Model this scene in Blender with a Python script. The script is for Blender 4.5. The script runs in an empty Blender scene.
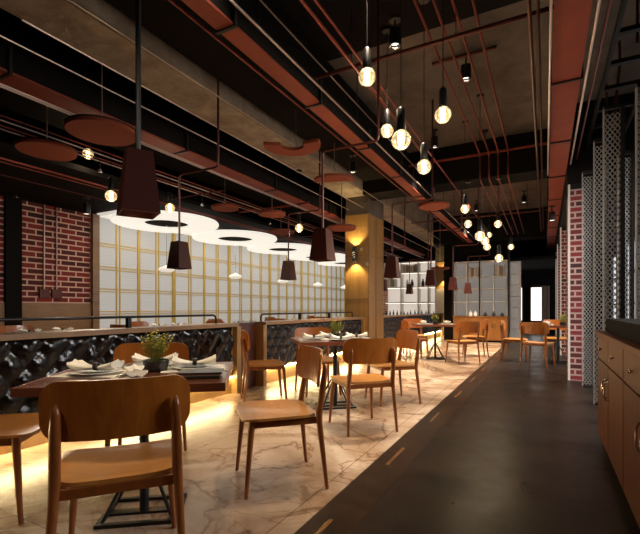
import bpy, bmesh, math, random
from mathutils import Vector, Matrix
random.seed(7)
S = bpy.context.scene
COL = S.collection
PI = math.pi

# ------------------------------------------------------------------ camera
EYE = 1.1
YAW = math.radians(28.2)
FX, FY = -math.sin(YAW), math.cos(YAW)
cam_d = bpy.data.cameras.new('camera')
cam = bpy.data.objects.new('camera', cam_d); COL.objects.link(cam)
cam.location = (0, 0, EYE); cam.rotation_euler = (PI/2, 0, YAW)
cam_d.sensor_width = 36; cam_d.lens = 420/640*36; cam_d.shift_y = 41/640
cam_d.clip_start = .05; cam_d.clip_end = 200
S.camera = cam

# ------------------------------------------------------------------ world + exposure
w = bpy.data.worlds.new('world'); S.world = w; w.use_nodes = True
bg = w.node_tree.nodes['Background']
bg.inputs[0].default_value = (.86, .88, .92, 1); bg.inputs[1].default_value = .9
S.view_settings.view_transform = 'Standard'
S.view_settings.look = 'None'
S.view_settings.exposure = 0.14
S.view_settings.gamma = 1.0
S.view_settings.use_curve_mapping = False

def area_light(name, loc, rot, sx, sy, energy, color):
    l = bpy.data.lights.new(name, 'AREA'); l.shape = 'RECTANGLE'; l.size = sx; l.size_y = sy
    l.energy = energy; l.color = color
    o = bpy.data.objects.new(name, l); COL.objects.link(o); o.location = loc; o.rotation_euler = rot
    return o
# daylight behind the right hand window wall (outside the glass)
area_light('daylight', (3.2, 5.2, 3.1), (0, math.radians(52), 0), 1.6, 3.0, 520, (1, .95, .9))
area_light('daylight', (2.6, 13.0, 1.9), (0, math.radians(80), 0), 2.4, 6.0, 60, (1, .93, .85))
# factor on the energy of the ceiling spotlights
SPOT_W = 2.4

# ------------------------------------------------------------------ helpers
def fl(lat, d):                       # camera plan coordinates -> world plan coordinates
    return (FX*d + FY*lat, FY*d - FX*lat)

class MB:
    def __init__(s): s.v = []; s.f = []
    def add(s, vs, fs):
        n = len(s.v); s.v += [tuple(p) for p in vs]; s.f += [tuple(i+n for i in f) for f in fs]; return s
    def box(s, x0, x1, y0, y1, z0, z1, M=None):
        vs = [(x0,y0,z0),(x1,y0,z0),(x1,y1,z0),(x0,y1,z0),(x0,y0,z1),(x1,y0,z1),(x1,y1,z1),(x0,y1,z1)]
        if M: vs = [M @ Vector(p) for p in vs]
        return s.add(vs, [(0,3,2,1),(4,5,6,7),(0,1,5,4),(1,2,6,5),(2,3,7,6),(3,0,4,7)])
    def rings(s, rings, cap=True, closed=True):
        n = len(rings[0]); vs = [p for r in rings for p in r]; fs = []
        for k in range(len(rings)-1):
            for i in range(n if closed else n-1):
                j = (i+1) % n
                fs.append((k*n+i, k*n+j, (k+1)*n+j, (k+1)*n+i))
        if cap:
            fs.append(tuple(range(n-1, -1, -1))); fs.append(tuple((len(rings)-1)*n+i for i in range(n)))
        return s.add(vs, fs)
    def tube(s, pts, r, seg=8, rad=None):
        pts = [Vector(p) for p in pts]; R = []
        up = None
        for i, p in enumerate(pts):
            a = pts[max(i-1,0)]; b = pts[min(i+1,len(pts)-1)]
            t = (b-a)
            if t.length < 1e-9: t = Vector((0,0,1))
            t.normalize()
            if up is None:
                up = Vector((0,0,1)) if abs(t.z) < .9 else Vector((1,0,0))
            x = t.cross(up).normalized(); y = x.cross(t).normalized(); up = y
            rr = rad[i] if rad else r
            R.append([p + x*math.cos(2*PI*k/seg)*rr + y*math.sin(2*PI*k/seg)*rr for k in range(seg)])
        return s.rings(R)
    def lathe(s, prof, c=(0,0,0), seg=24, M=None, ring=False):
        R = []; closed_prof = ring
        if ring: prof = list(prof)+[prof[0]]
        for r, z in prof:
            ring = [Vector((math.cos(2*PI*k/seg)*max(r,1e-4), math.sin(2*PI*k/seg)*max(r,1e-4), z)) for k in range(seg)]
            if M: ring = [M @ p for p in ring]
            R.append([p+Vector(c) for p in ring])
        return s.rings(R, cap=not closed_prof)
    def frustum(s, b, t, z0, z1, c=(0,0,0)):
        R = []
        for h, z in ((b,z0),(t,z1)):
            R.append([(c[0]-h,c[1]-h,c[2]+z),(c[0]+h,c[1]-h,c[2]+z),(c[0]+h,c[1]+h,c[2]+z),(c[0]-h,c[1]+h,c[2]+z)])
        return s.rings(R)
    def build(s, name, mat, parent=None, smooth=False, bevel=0, seg=2):
        me = bpy.data.meshes.new(name); me.from_pydata(s.v, [], s.f); me.update()
        bm = bmesh.new(); bm.from_mesh(me); bmesh.ops.recalc_face_normals(bm, faces=bm.faces)
        if bevel:
            es = [e for e in bm.edges if len(e.link_faces) == 2 and e.calc_face_angle(0) > .5]
            bmesh.ops.bevel(bm, geom=es, offset=bevel, segments=seg, profile=.6, affect='EDGES')
        bm.to_mesh(me); bm.free()
        if mat: me.materials.append(mat)
        if smooth:
            for p in me.polygons: p.use_smooth = True
            try: me.set_sharp_from_angle(angle=math.radians(38))
            except Exception: pass
        o = bpy.data.objects.new(name, me); COL.objects.link(o)
        if parent: o.parent = parent
        return o

def tag(o, label, cat, group=None, kind=None):
    o['label'] = label; o['category'] = cat
    if group: o['group'] = group
    if kind: o['kind'] = kind
    return o
def thing(name, label, cat, loc=(0,0,0), rz=0, group=None):
    o = bpy.data.objects.new(name, None); COL.objects.link(o)
    o.empty_display_size = .1
    o.location = loc; o.rotation_euler = (0,0,rz)
    return tag(o, label, cat, group)
def struct(o, label=None):
    o['kind'] = 'structure'
    if label: o['label'] = label
    return o
def dup(root, loc, rz=None, label=None, group=None, scale=None):
    r = root.copy(); COL.objects.link(r); r.location = loc
    if rz is not None: r.rotation_euler = (0,0,rz)
    if label: r['label'] = label
    if group: r['group'] = group
    if scale: r.scale = (scale,)*3
    for ch in list(root.children):
        c = ch.copy(); COL.objects.link(c); c.parent = r
        for g in list(ch.children):
            d = g.copy(); COL.objects.link(d); d.parent = c
    return r

# ------------------------------------------------------------------ materials
def mat(name, col=(.5,.5,.5), rough=.5, metal=0, spec=.5, emit=None, es=0, coat=0):
    m = bpy.data.materials.new(name); m.use_nodes = True
    b = m.node_tree.nodes['Principled BSDF']
    b.inputs['Base Color'].default_value = (*col, 1); b.inputs['Roughness'].default_value = rough
    b.inputs['Metallic'].default_value = metal; b.inputs['Specular IOR Level'].default_value = spec
    b.inputs['Coat Weight'].default_value = coat
    if emit: b.inputs['Emission Color'].default_value = (*emit,1); b.inputs['Emission Strength'].default_value = es
    return m
def nd(m, t, **kw):
    n = m.node_tree.nodes.new(t)
    for k, v in kw.items(): setattr(n, k, v)
    return n
def lk(m, a, b): m.node_tree.links.new(a, b)
def bsdf(m): return m.node_tree.nodes['Principled BSDF']
def ramp(m, fac, stops):
    r = nd(m, 'ShaderNodeValToRGB'); e = r.color_ramp.elements
    while len(e) < len(stops): e.new(.5)
    for i, (p, c) in enumerate(stops): e[i].position = p; e[i].color = (*c, 1)
    lk(m, fac, r.inputs[0]); return r.outputs[0]
def coords(m, scale=(1,1,1), rot=(0,0,0)):
    t = nd(m, 'ShaderNodeTexCoord'); mp = nd(m, 'ShaderNodeMapping')
    mp.inputs['Scale'].default_value = scale; mp.inputs['Rotation'].default_value = rot
    lk(m, t.outputs['Object'], mp.inputs[0]); return mp.outputs[0]
def noise(m, vec, scale, detail=4, rough=.55, dist=0):
    n = nd(m, 'ShaderNodeTexNoise'); n.inputs['Scale'].default_value = scale
    n.inputs['Detail'].default_value = detail; n.inputs['Roughness'].default_value = rough
    n.inputs['Distortion'].default_value = dist
    lk(m, vec, n.inputs['Vector']); return n.outputs['Fac']
def bump(m, h, strength=.3, dist=.01):
    b = nd(m, 'ShaderNodeBump'); b.inputs['Strength'].default_value = strength; b.inputs['Distance'].default_value = dist
    lk(m, h, b.inputs['Height']); lk(m, b.outputs[0], bsdf(m).inputs['Normal'])
def wood(name, c1, c2, rough=.35, scale=(14,1.2,14), coat=.15):
    m = mat(name, c1, rough, coat=coat)
    f = noise(m, coords(m, scale), 1.6, 6, .6, .6)
    lk(m, ramp(m, f, [(.3, c1), (.7, c2)]), bsdf(m).inputs['Base Color'])
    bump(m, f, .08, .002); return m
def concrete(name, c1, c2, rough=.85, scale=1.4, bmp=.35):
    m = mat(name, c1, rough)
    v = coords(m)
    f = noise(m, v, scale, 9, .68, .25)
    lk(m, ramp(m, f, [(.3, c1), (.72, c2)]), bsdf(m).inputs['Base Color'])
    bump(m, noise(m, v, 9, 6, .7), bmp, .02); return m
def brick(name, axes, c1, c2, mortar, bw=.29, bh=.1):
    m = mat(name, c1, .8)
    t = nd(m, 'ShaderNodeTexCoord'); s = nd(m, 'ShaderNodeSeparateXYZ'); c = nd(m, 'ShaderNodeCombineXYZ')
    lk(m, t.outputs['Object'], s.inputs[0])
    lk(m, s.outputs[axes[0]], c.inputs[0]); lk(m, s.outputs[axes[1]], c.inputs[1])
    b = nd(m, 'ShaderNodeTexBrick')
    lk(m, c.outputs[0], b.inputs['Vector'])
    b.inputs['Color1'].default_value = (*c1,1); b.inputs['Color2'].default_value = (*c2,1); b.inputs['Mortar'].default_value = (*mortar,1)
    b.inputs['Scale'].default_value = 1; b.inputs['Brick Width'].default_value = bw; b.inputs['Row Height'].default_value = bh
    b.inputs['Mortar Size'].default_value = .013; b.inputs['Mortar Smooth'].default_value = .05; b.inputs['Bias'].default_value = -.1
    lk(m, b.outputs['Color'], bsdf(m).inputs['Base Color'])
    bump(m, b.outputs['Fac'], -.6, .02); return m

M = {}
M['seat'] = wood('honey_oak', (.60,.27,.07), (.48,.195,.042), .36, (3,16,16))
M['back'] = wood('amber_ply', (.46,.15,.022), (.32,.088,.011), .3, (16,16,3))
M['leg'] = wood('chestnut_leg', (.30,.095,.022), (.20,.055,.013), .3, (20,20,3))
M['wood_panel'] = wood('oak_panel', (.42,.25,.09), (.30,.165,.05), .4, (10,10,1.2))
M['wood_cab'] = wood('cherry_cabinet', (.17,.048,.011), (.11,.028,.006), .4, (8,8,1), 0)
bsdf(M['wood_cab']).inputs['Specular IOR Level'].default_value = .2
M['wood_ledge'] = wood('ledge_wood', (.33,.20,.10), (.22,.12,.055), .4, (6,1,6))
M['wood_rear'] = wood('rear_cabinet_wood', (.36,.145,.03), (.26,.09,.018), .35, (8,8,1))
M['wood_dark'] = wood('dark_red_wood', (.10,.028,.014), (.06,.016,.01), .35, (10,10,2))
M['table'] = wood('table_walnut', (.17,.06,.03), (.11,.035,.018), .22, (3,16,16), .5)
M['table_edge'] = wood('table_edge', (.20,.06,.028), (.14,.04,.02), .35, (3,16,16))
M['wainscot'] = wood('wainscot', (.34,.19,.08), (.25,.13,.05), .45, (1,1.2,10))
M['black'] = mat('black_metal', (.012,.011,.011), .38, .2)
M['black_matt'] = mat('black_matt', (.008,.007,.007), .8)
M['box_black'] = concrete('matt_black_box', (.006,.005,.005), (.010,.009,.008), .9, 2, .1)
M['maroon'] = mat('maroon_metal', (.06,.011,.008), .42, .15)
M['red_steel'] = concrete('red_oxide_steel', (.29,.046,.017), (.20,.030,.012), .55, 3, .08)
M['red_pipe'] = mat('red_pipe', (.22,.035,.02), .35, .35)
M['dark_pipe'] = mat('dark_red_pipe', (.09,.02,.015), .35, .4)
M['steel'] = mat('galvanised_conduit', (.5,.40,.36), .32, .8)
M['terracotta'] = mat('terracotta_felt', (.25,.058,.027), .95)
M['chrome'] = mat('chrome', (.8,.78,.75), .12, 1)
M['brass'] = mat('brass', (.55,.38,.12), .35, .6)
M['gold'] = mat('gold_mullion', (.66,.47,.13), .45, .1)
M['white_fab'] = mat('white_linen', (.82,.78,.70), .8)
M['china'] = mat('white_china', (.85,.83,.78), .15, coat=.5)
M['slate'] = mat('dark_stoneware', (.03,.028,.027), .3)
M['white_paint'] = mat('white_paint', (.72,.68,.62), .5)
M['slab'] = concrete('grey_slab', (.17,.135,.11), (.055,.044,.036), .9, 1.3, .6)
M['slab_dark'] = concrete('near_black_concrete', (.007,.006,.006), (.012,.010,.009), .9, 1.3, .3)  # near black; on the near ceiling bay it stands for shade
M['beam'] = concrete('board_marked_beam', (.44,.385,.32), (.17,.14,.11), .85, 3.2, .8)
M['pier_top'] = concrete('pier_concrete', (.16,.13,.11), (.09,.075,.065), .85, 2, .4)
for k_ in ('slab_dark','box_black','black_matt'): bsdf(M[k_]).inputs['Specular IOR Level'].default_value = .12
M['brick_l'] = brick('red_brick_left', (1,2), (.30,.028,.020), (.012,.006,.006), (.78,.50,.40))
M['brick_r'] = brick('red_brick_right', (0,2), (.20,.018,.020), (.020,.008,.009), (.44,.29,.26), .2, .085)
M['brick_rs'] = brick('red_brick_right_side', (1,2), (.20,.018,.020), (.020,.008,.009), (.44,.29,.26), .2, .085)
M['brass_strip'] = mat('brass_inlay', (.8,.55,.28), .25, 1)
M['leaf'] = mat('sprig_green', (.16,.19,.02), .6)
M['leaf_y'] = mat('sprig_yellow', (.42,.36,.04), .6)
M['glass_dark'] = mat('dark_glass', (.05,.05,.05), .1)
def emis(name, col, s, base=None):
    return mat(name, base or col, .5, emit=col, es=s)
M['led'] = emis('led_strip_glow', (1,.82,.42), 52)
M['bulb'] = emis('bulb_filament_glow', (1,.78,.42), 5)
M['disc'] = emis('luminous_disc', (1,.95,.84), .74, (.5,.47,.42))
M['soffit'] = emis('lit_soffit', (1,.93,.82), .55, (.6,.57,.5))
M['sconce'] = emis('sconce_lamp', (1,.72,.3), 25)
M['shelf_led'] = emis('shelf_led', (1,.93,.82), 2.2)
M['door_glow'] = emis('daylit_glass', (1,.93,.86), 1.4)
M['pendant_in'] = emis('pendant_lamp', (1,.75,.42), 12)
M['window_day'] = emis('daylit_pane', (.95,.97,1), .55)
# bulb globe: clear warm glass
m = mat('amber_globe', (1,.9,.7), .08, emit=(1,.72,.36), es=.32); bsdf(m).inputs['Transmission Weight'].default_value = .85
M['globe'] = m
# left lit window panes with fine blind lines
m = mat('frosted_lit_pane', (.3,.3,.3), .6)
v = coords(m)
wv = nd(m, 'ShaderNodeTexWave'); wv.bands_direction = 'Z'; wv.inputs['Scale'].default_value = 7; lk(m, v, wv.inputs['Vector'])
c = ramp(m, wv.outputs['Fac'], [(.0, (.47,.45,.41)), (.5, (.64,.615,.565))])
lk(m, c, bsdf(m).inputs['Emission Color']); bsdf(m).inputs['Emission Strength'].default_value = .45
M['pane'] = m
m = mat('back_lit_pane', (.5,.5,.5), .5)
v = coords(m)
wv = nd(m, 'ShaderNodeTexWave'); wv.bands_direction = 'X'; wv.inputs['Scale'].default_value = 9; lk(m, v, wv.inputs['Vector'])
c = ramp(m, wv.outputs['Fac'], [(.0, (.44,.38,.33)), (.6, (.70,.62,.54))])
lk(m, c, bsdf(m).inputs['Emission Color']); bsdf(m).inputs['Emission Strength'].default_value = .7
M['pane_b'] = m
M['block'] = mat('glass_block', (.35,.33,.3), .3, emit=(1,.93,.85), es=.12)
# tufted leather
M['leather'] = mat('black_tufted_leather', (.004,.004,.0045), .13, spec=.4)
bump(M['leather'], noise(M['leather'], coords(M['leather']), 22, 4), .35, .012)
# marble
m = mat('cream_marble', (.7,.6,.5), .26)
v = coords(m)
n1 = noise(m, v, .9, 7, .6, 1.0); n2 = noise(m, v, .8, 5, .55, 1.4)
base = ramp(m, n1, [(.34, (.25,.145,.08)), (.5, (.50,.35,.235)), (.66, (.76,.61,.47))])
vein = ramp(m, n2, [(.47, (1,1,1)), (.496, (.45,.32,.22)), (.515, (1,1,1))])
vein2 = ramp(m, noise(m, v, 1.7, 4, .55, 1.2), [(.483, (1,1,1)), (.49, (.66,.5,.4)), (.498, (1,1,1))])
mx = nd(m, 'ShaderNodeMix', data_type='RGBA', blend_type='MULTIPLY'); mx.inputs[0].default_value = .8
lk(m, base, mx.inputs[6]); lk(m, vein, mx.inputs[7])
mx2 = nd(m, 'ShaderNodeMix', data_type='RGBA', blend_type='MULTIPLY'); mx2.inputs[0].default_value = .8
lk(m, mx.outputs[2], mx2.inputs[6]); lk(m, vein2, mx2.inputs[7])
bt = nd(m, 'ShaderNodeTexBrick'); bt.offset = 0; lk(m, v, bt.inputs['Vector'])
bt.inputs['Color1'].default_value = (1,1,1,1); bt.inputs['Color2'].default_value = (.9,.88,.86,1); bt.inputs['Mortar'].default_value = (.35,.27,.2,1)
bt.inputs['Scale'].default_value = 1; bt.inputs['Brick Width'].default_value = 1.2; bt.inputs['Row Height'].default_value = 1.2; bt.inputs['Mortar Size'].default_value = .003
mx3 = nd(m, 'ShaderNodeMix', data_type='RGBA', blend_type='MULTIPLY'); mx3.inputs[0].default_value = 1
lk(m, mx2.outputs[2], mx3.inputs[6]); lk(m, bt.outputs['Color'], mx3.inputs[7])
lk(m, mx3.outputs[2], bsdf(m).inputs['Base Color'])
M['marble'] = m
# dark stained concrete aisle
m = mat('brown_polished_concrete', (.05,.03,.02), .3)
v = coords(m)
n1 = noise(m, v, 1.3, 9, .66, .4)
lk(m, ramp(m, n1, [(.3, (.007,.004,.0022)), (.72, (.026,.0145,.008))]), bsdf(m).inputs['Base Color'])
lk(m, ramp(m, noise(m, v, 3, 8, .7), [(.3, (.26,.26,.26)), (.7, (.46,.46,.46))]), bsdf(m).inputs['Roughness'])
bump(m, noise(m, v, 5, 6, .6), .12, .01)
bsdf(m).inputs['Specular IOR Level'].default_value = .3
M['aisle'] = m
m = mat('border_stone', (.05,.035,.025), .3)
v = coords(m)
lk(m, ramp(m, noise(m, v, 7, 9, .72, .6), [(.35, (.016,.009,.005)), (.62, (.036,.021,.012)), (.75,(.12,.08,.045))]), bsdf(m).inputs['Base Color'])
bsdf(m).inputs['Specular IOR Level'].default_value = .3
M['border'] = m

# ------------------------------------------------------------------ setting
XL, XM, XR = -8.0, -1.08, 2.0
Y0, YB = -1.6, 17.4
ZS = 4.2
struct(MB().box(XL-.2, XM, Y0, YB, -.2, 0).build('floor', M['marble']), 'cream veined marble dining floor')
struct(MB().box(XM, -.84, Y0, 21, -.2, .001).build('floor', M['border']), 'dark stone border band beside the marble')
struct(MB().box(-.84, XR+.2, Y0, 21, -.2, 0).build('floor', M['aisle']), 'brown polished concrete aisle floor')
struct(MB().box(XL-.2, -3.95, Y0, 21, ZS, ZS+.2).build('ceiling', M['slab_dark']), 'black ceiling over the left bays')
struct(MB().box(-3.95, XR+.2, Y0, 4.7, ZS, ZS+.2).build('ceiling', M['slab_dark']), 'ceiling near the viewer with its shade painted black')  # shade over the near bay put into the ceiling colour
struct(MB().box(-3.95, XR+.2, 4.7, 21, ZS, ZS+.2).build('ceiling', M['slab']), 'grey concrete ceiling slab')
# concrete beams
struct(MB().box(-3.95, -3.40, Y0, 17.0, 3.57, ZS).build('trim_1', M['beam']), 'board marked concrete ceiling beam along the room')
struct(MB().box(-3.40, XR+.2, 8.25, 8.85, 3.50, ZS).build('trim_2', M['slab_dark']), 'dark cross beam')
struct(MB().box(-3.40, XR+.2, 14.6, 15.2, 3.3, ZS).build('trim_3', M['slab_dark']), 'far dark cross beam')
struct(MB().box(-3.40, XR+.2, -.2, .9, 3.50, ZS).build('trim_4', M['slab_dark']), 'near dark cross beam')
# left wall: upper dark band, brick piece, wainscot, jamb
struct(MB().box(XL-.2, XL, Y0, YB, 2.97, ZS).build('wall_left', M['slab_dark']), 'dark wall band above the left windows')
struct(MB().box(XL-.2, XL, 3.95, 5.22, 1.19, 2.97).build('wall_left', M['brick_l']), 'red brick wall with pale mortar')
struct(MB().box(XL-.2, XL, Y0, 3.7, 1.19, 2.97).build('wall_left', M['brick_l']), 'red brick wall left of the dark column')
struct(MB().box(XL-.2, XL+.06, 3.7, 3.95, 0, 2.97).build('trim_5', M['black_matt']), 'dark column in the brick wall')
struct(MB().box(XL-.2, XL+.03, Y0, 5.22, 0, 1.19).build('wall_left', M['wainscot']), 'wooden wainscot below the bricks')
struct(MB().box(XL-.2, XL, 5.22, YB, 0, .62).build('wall_left', M['wainscot']), 'wooden sill wall below the windows')
struct(MB().box(XL-.2, XL+.09, 5.22, 5.36, .62, 2.97).build('trim_6', M['wood_ledge']), 'bronze end post of the window wall')
# lit windows
edges = [5.36, 7.42, 9.47, 11.5, 13.55, 15.6, YB]
for i in range(6):
    a, b = edges[i], edges[i+1]
    o = struct(MB().box(XL-.12, XL-.06, a, b, .6, 2.97).build('window_%d' % (i+1), M['pane']), 'lit frosted window bay with gold glazing bars')
    f = MB()
    st = (b-a)/4
    f.box(XL-.06, XL+.0, b-.075, b+.0, .6, 2.97)
    f.box(XL-.06, XL-.03, a+2*st-.032, a+2*st+.032, .6, 2.97)
    for k in (1, 3):
        for e in (-.05, .03): f.box(XL-.06, XL-.04, a+k*st+e, a+k*st+e+.026, .6, 2.97)
    for z in (.62, 1.0, 1.47, 1.93, 2.41):
        for e in (-.04, .015): f.box(XL-.06, XL-.045, a, b, z+e, z+e+.022)
    f.build('window_frame', M['gold'], o)
struct(MB().box(XL, -5.75, Y0, YB, 3.02, 3.10).build('ceiling', M['slab_dark']), 'black dropped ceiling along the left wall')
struct(MB().box(XL, -7.25, 5.36, YB, 2.95, 3.018).build('trim_7', M['soffit']), 'glowing white soffit strip above the windows')

# back walls
struct(MB().box(XL-.2, -3.1, YB, YB+.2, 0, ZS).build('wall_back', M['slab_dark']), 'dark rear wall behind the shelves')
struct(MB().box(-6.45, -5.95, 16.9, YB, 0, 2.3).build('wall_back', brick('tan_brick', (0,2), (.42,.17,.09), (.30,.11,.06), (.6,.45,.36), .3,.1)), 'tan brick stub at the rear')
struct(MB().box(-3.1, -1.03, 14.9, 15.1, 0, ZS).build('wall_back', M['slab_dark']), 'dark wall behind the tall shelf unit')
struct(MB().box(-1.55, XR+.2, 20.8, 21, 0, ZS).build('wall_back', M['slab_dark']), 'dark wall at the end of the aisle')
struct(MB().box(-1.55, -1.4, 15.1, 20.8, 0, ZS).build('wall_back', M['slab_dark']), 'dark side wall at the end of the aisle')
# glass block strip
g = struct(MB().box(-1.0, -.70, 14.9, 15.1, 0, 2.6).build('window_7', M['block']), 'narrow pale glass block strip')
f = MB()
for x in (-1.01, -.71): f.box(x, x+.03, 14.86, 14.90, 0, 2.6)
for k in range(8): f.box(-1.01, -.68, 14.865, 14.899, .02+k*.36, .05+k*.36)
f.build('window_frame', M['white_paint'], g)
# far doors (glazed, daylit)
for i, (x0, x1) in enumerate(((-1.25, -.91), (-.55, .0))):
    g = struct(MB().box(x0, x1, 20.74, 20.78, .55, 2.0).build('door_%d' % (i+1), M['door_glow']), 'daylit glazed door at the end of the aisle')
    f = MB()
    for x in (x0-.06, x1): f.box(x, x+.06, 20.68, 20.79, 0, 2.1)
    f.box(x0-.06, x1+.06, 20.68, 20.79, 2.0, 2.1); f.box(x0-.06, x1+.06, 20.68, 20.79, 0, .55)
    f.build('door_frame', M['black'], g)
struct(MB().box(-1.4, XR, 16.0, 20.6, 2.75, 2.85).build('ceiling', M['slab_dark']), 'low black ceiling over the far passage')

# right wall: window band behind the screens and brick piers
struct(MB().box(XR, XR+.2, Y0, 21, 2.95, ZS).build('wall_right', M['slab_dark']), 'dark wall above the right windows')
struct(MB().box(XR, XR+.2, Y0, 21, 0, .25).build('wall_right', M['slab_dark']), 'low sill wall of the right windows')
struct(MB().box(XR, XR+.2, Y0, 3.0, .25, 2.95).build('wall_right', M['slab_dark']), 'dark wall behind the camera side')
for i, (a, b) in enumerate(((3.0, 5.1), (5.1, 7.6), (7.6, 11.4), (11.4, 15.2), (15.2, 21))):
    g = bpy.data.materials.get('thin_glass')
    if not g:
        g = mat('thin_glass', (.9,.93,.95), .05); out = g.node_tree.nodes['Material Output']
        tr = nd(g, 'ShaderNodeBsdfTransparent'); gl = nd(g, 'ShaderNodeBsdfGlossy'); gl.inputs['Roughness'].default_value = .03
        ms = nd(g, 'ShaderNodeMixShader'); ms.inputs[0].default_value = .07
        lk(g, tr.outputs[0], ms.inputs[1]); lk(g, gl.outputs[0], ms.inputs[2]); lk(g, ms.outputs[0], out.inputs[0])
    o = struct(MB().box(XR+.08, XR+.1, a, b, .25, 2.95).build('window_%d' % (8+i), g), 'tall clear window on the right')
    f = MB()
    n = 4
    for k in range(n+1):
        y = a+(b-a)*k/n; f.box(XR+.04, XR+.14, y-.03, y+.03, .25, 2.95)
    for z in (.25, 1.2, 2.05, 2.9): f.box(XR+.05, XR+.13, a, b, z, z+.05)
    f.build('window_frame', M['black'], o)
for i, (y, d) in enumerate(((7.44, .75), (11.3, .75), (14.2, .7), (16.3, .7))):
    o = struct(MB().box(.33, .52, y, y+d, 0, 2.9).build('wall_right', M['brick_r']), 'red brick pier with pale mortar')
    s = struct(MB().box(.318, .33, y+.02, y+d, 0, 2.9).build('wall_right', M['brick_rs']), 'brick side face of the pier')
    struct(MB().box(.305, .335, y-.012, y+.02, 0, 2.98).build('trim_%d' % (8+i), M['white_paint']), 'white corner strip of the brick pier')
struct(MB().box(.30, XR, 7.44, 17, 2.98, ZS).build('trim_12', M['slab_dark']), 'dark bulkhead over the brick piers')
struct(MB().box(XL-.2, XR+.2, Y0-.2, Y0, 0, ZS).build('wall_front', M['slab_dark']), 'dark wall behind the viewer')

# pillars
def pillar(x0, x1, y0, y1, zt, n1, n2, low=None):
    g = struct(MB().box(x0, x1, y0, y1, 0, zt).build('wall_pillar', M['wood_panel']), 'wood clad pillar')
    f = MB()
    for z in (.02, 1.3, 2.25, zt-.02): f.box(x0-.012, x1+.012, y0-.012, y1+.012, z-.012, z+.012)
    for x in (x0-.012, x1-.02): f.box(x, x+.032, y0-.014, y0+.02, 0, zt)
    f.box(x1-.02, x1+.014, y0+.42, y0+.45, 0, zt)
    f.build('panel_joint', M['wood_ledge'], g)
    struct(MB().box(x0, x1, y0, y1, zt, 3.57).build('wall_pillar', M['pier_top']), 'bare concrete head of the pillar')
pillar(-3.95, -3.40, 8.6, 9.55, 3.18, 13, 14)
pillar(-3.78, -3.12, 16.6, 17.3, 2.9, 15, 16)
o = MB().box(-3.77, -3.13, 16.57, 16.6, 0, 1.85).build('trim_13', M['white_paint']); struct(o, 'white tiled lower face of the rear pillar')

# ------------------------------------------------------------------ tufted partitions
def tufted(y0, y1, z0, z1, x):
    st = .0265; ny = int((y1-y0)/st); nz = int((z1-z0)/st)
    vs = []
    W, H = .105, .13
    for i in range(ny+1):
        for j in range(nz+1):
            y = y0+(y1-y0)*i/ny; z = z0+(z1-z0)*j/nz
            a = (y/W + z/H); b = (y/W - z/H)
            h = (abs(math.sin(PI*a/2))*abs(math.sin(PI*b/2)))**.45
            e = min(1, min(z-z0, z1-z)/.03)
            vs.append((x + .008 + .034*h*max(e,.1) + .006*math.sin(y*37+z*23), y, z))
    fs = []
    for i in range(ny):
        for j in range(nz):
            k = i*(nz+1)+j; fs.append((k, k+nz+1, k+nz+2, k+1))
    return MB().add(vs, fs)
def partition(y0, y1, label, XP=-3.55, posts=(True, True)):
    t = thing('seating_partition', label, 'partition', (0,0,0), 0, None)
    core = MB().box(XP-.16, XP, y0, y1, .22, .86); core.build('core_panel', M['wood_panel'], t)
    tufted(y0+.04, y1-.08, .235, .86, XP).build('tufted_panel', M['leather'], t, smooth=True)
    MB().box(XP-.19, XP+.075, y0, y1, .86, .905).build('ledge', M['wood_ledge'], t, bevel=.004)
    MB().box(XP-.17, XP-.03, y0, y1, 0, .22).build('plinth', M['wood_panel'], t)
    MB().box(XP-.028, XP+.0, y0+.05, y1-.05, .2, .218).build('led_strip', M['led'], t)
    if posts[0]: MB().box(XP-.18, XP+.07, y0-.045, y0+.035, 0, .86).build('end_post', M['wood_panel'], t, bevel=.003)
    if posts[1]: MB().box(XP-.18, XP+.07, y1-.035, y1+.045, 0, .86).build('end_post', M['wood_panel'], t, bevel=.003)
    return t
partition(-1.3, 4.28, 'long black tufted partition nearest the viewer with wooden ledge', posts=(False, True))
partition(4.86, 8.55, 'middle black tufted partition ending at the wood clad pillar')
partition(9.62, 16.5, 'far black tufted partition beyond the wood clad pillar')
tag(MB().box(-3.72, -3.60, 4.335, 4.805, 0, .9).build('filler_board', M['wood_dark'], bevel=.003), 'dark red wooden board between the two tufted partitions', 'board')
def rail(y0, y1, label, xr=-3.66):
    t = thing('handrail', label, 'handrail')
    pts = [(xr, y0, .905), (xr, y0, .96), (xr, y0+.015, .995), (xr, y0+.05, 1.01), (xr, y1-.05, 1.01), (xr, y1-.015, .995), (xr, y1, .96), (xr, y1, .905)]
    MB().tube(pts, .013, 10).build('rail', M['black'], t, smooth=True)
    k = int((y1-y0)//1.4)
    for i in range(1, k+1):
        y = y0 + (y1-y0)*i/(k+1)
        MB().box(xr-.02, xr+.02, y-.02, y+.02, .905, 1.0).build('post', M['black'], t)
rail(-1.0, 4.05, 'long black tubular handrail on the nearest partition ledge')
rail(5.0, 8.3, 'short black tubular handrail on the middle partition ledge')

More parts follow.
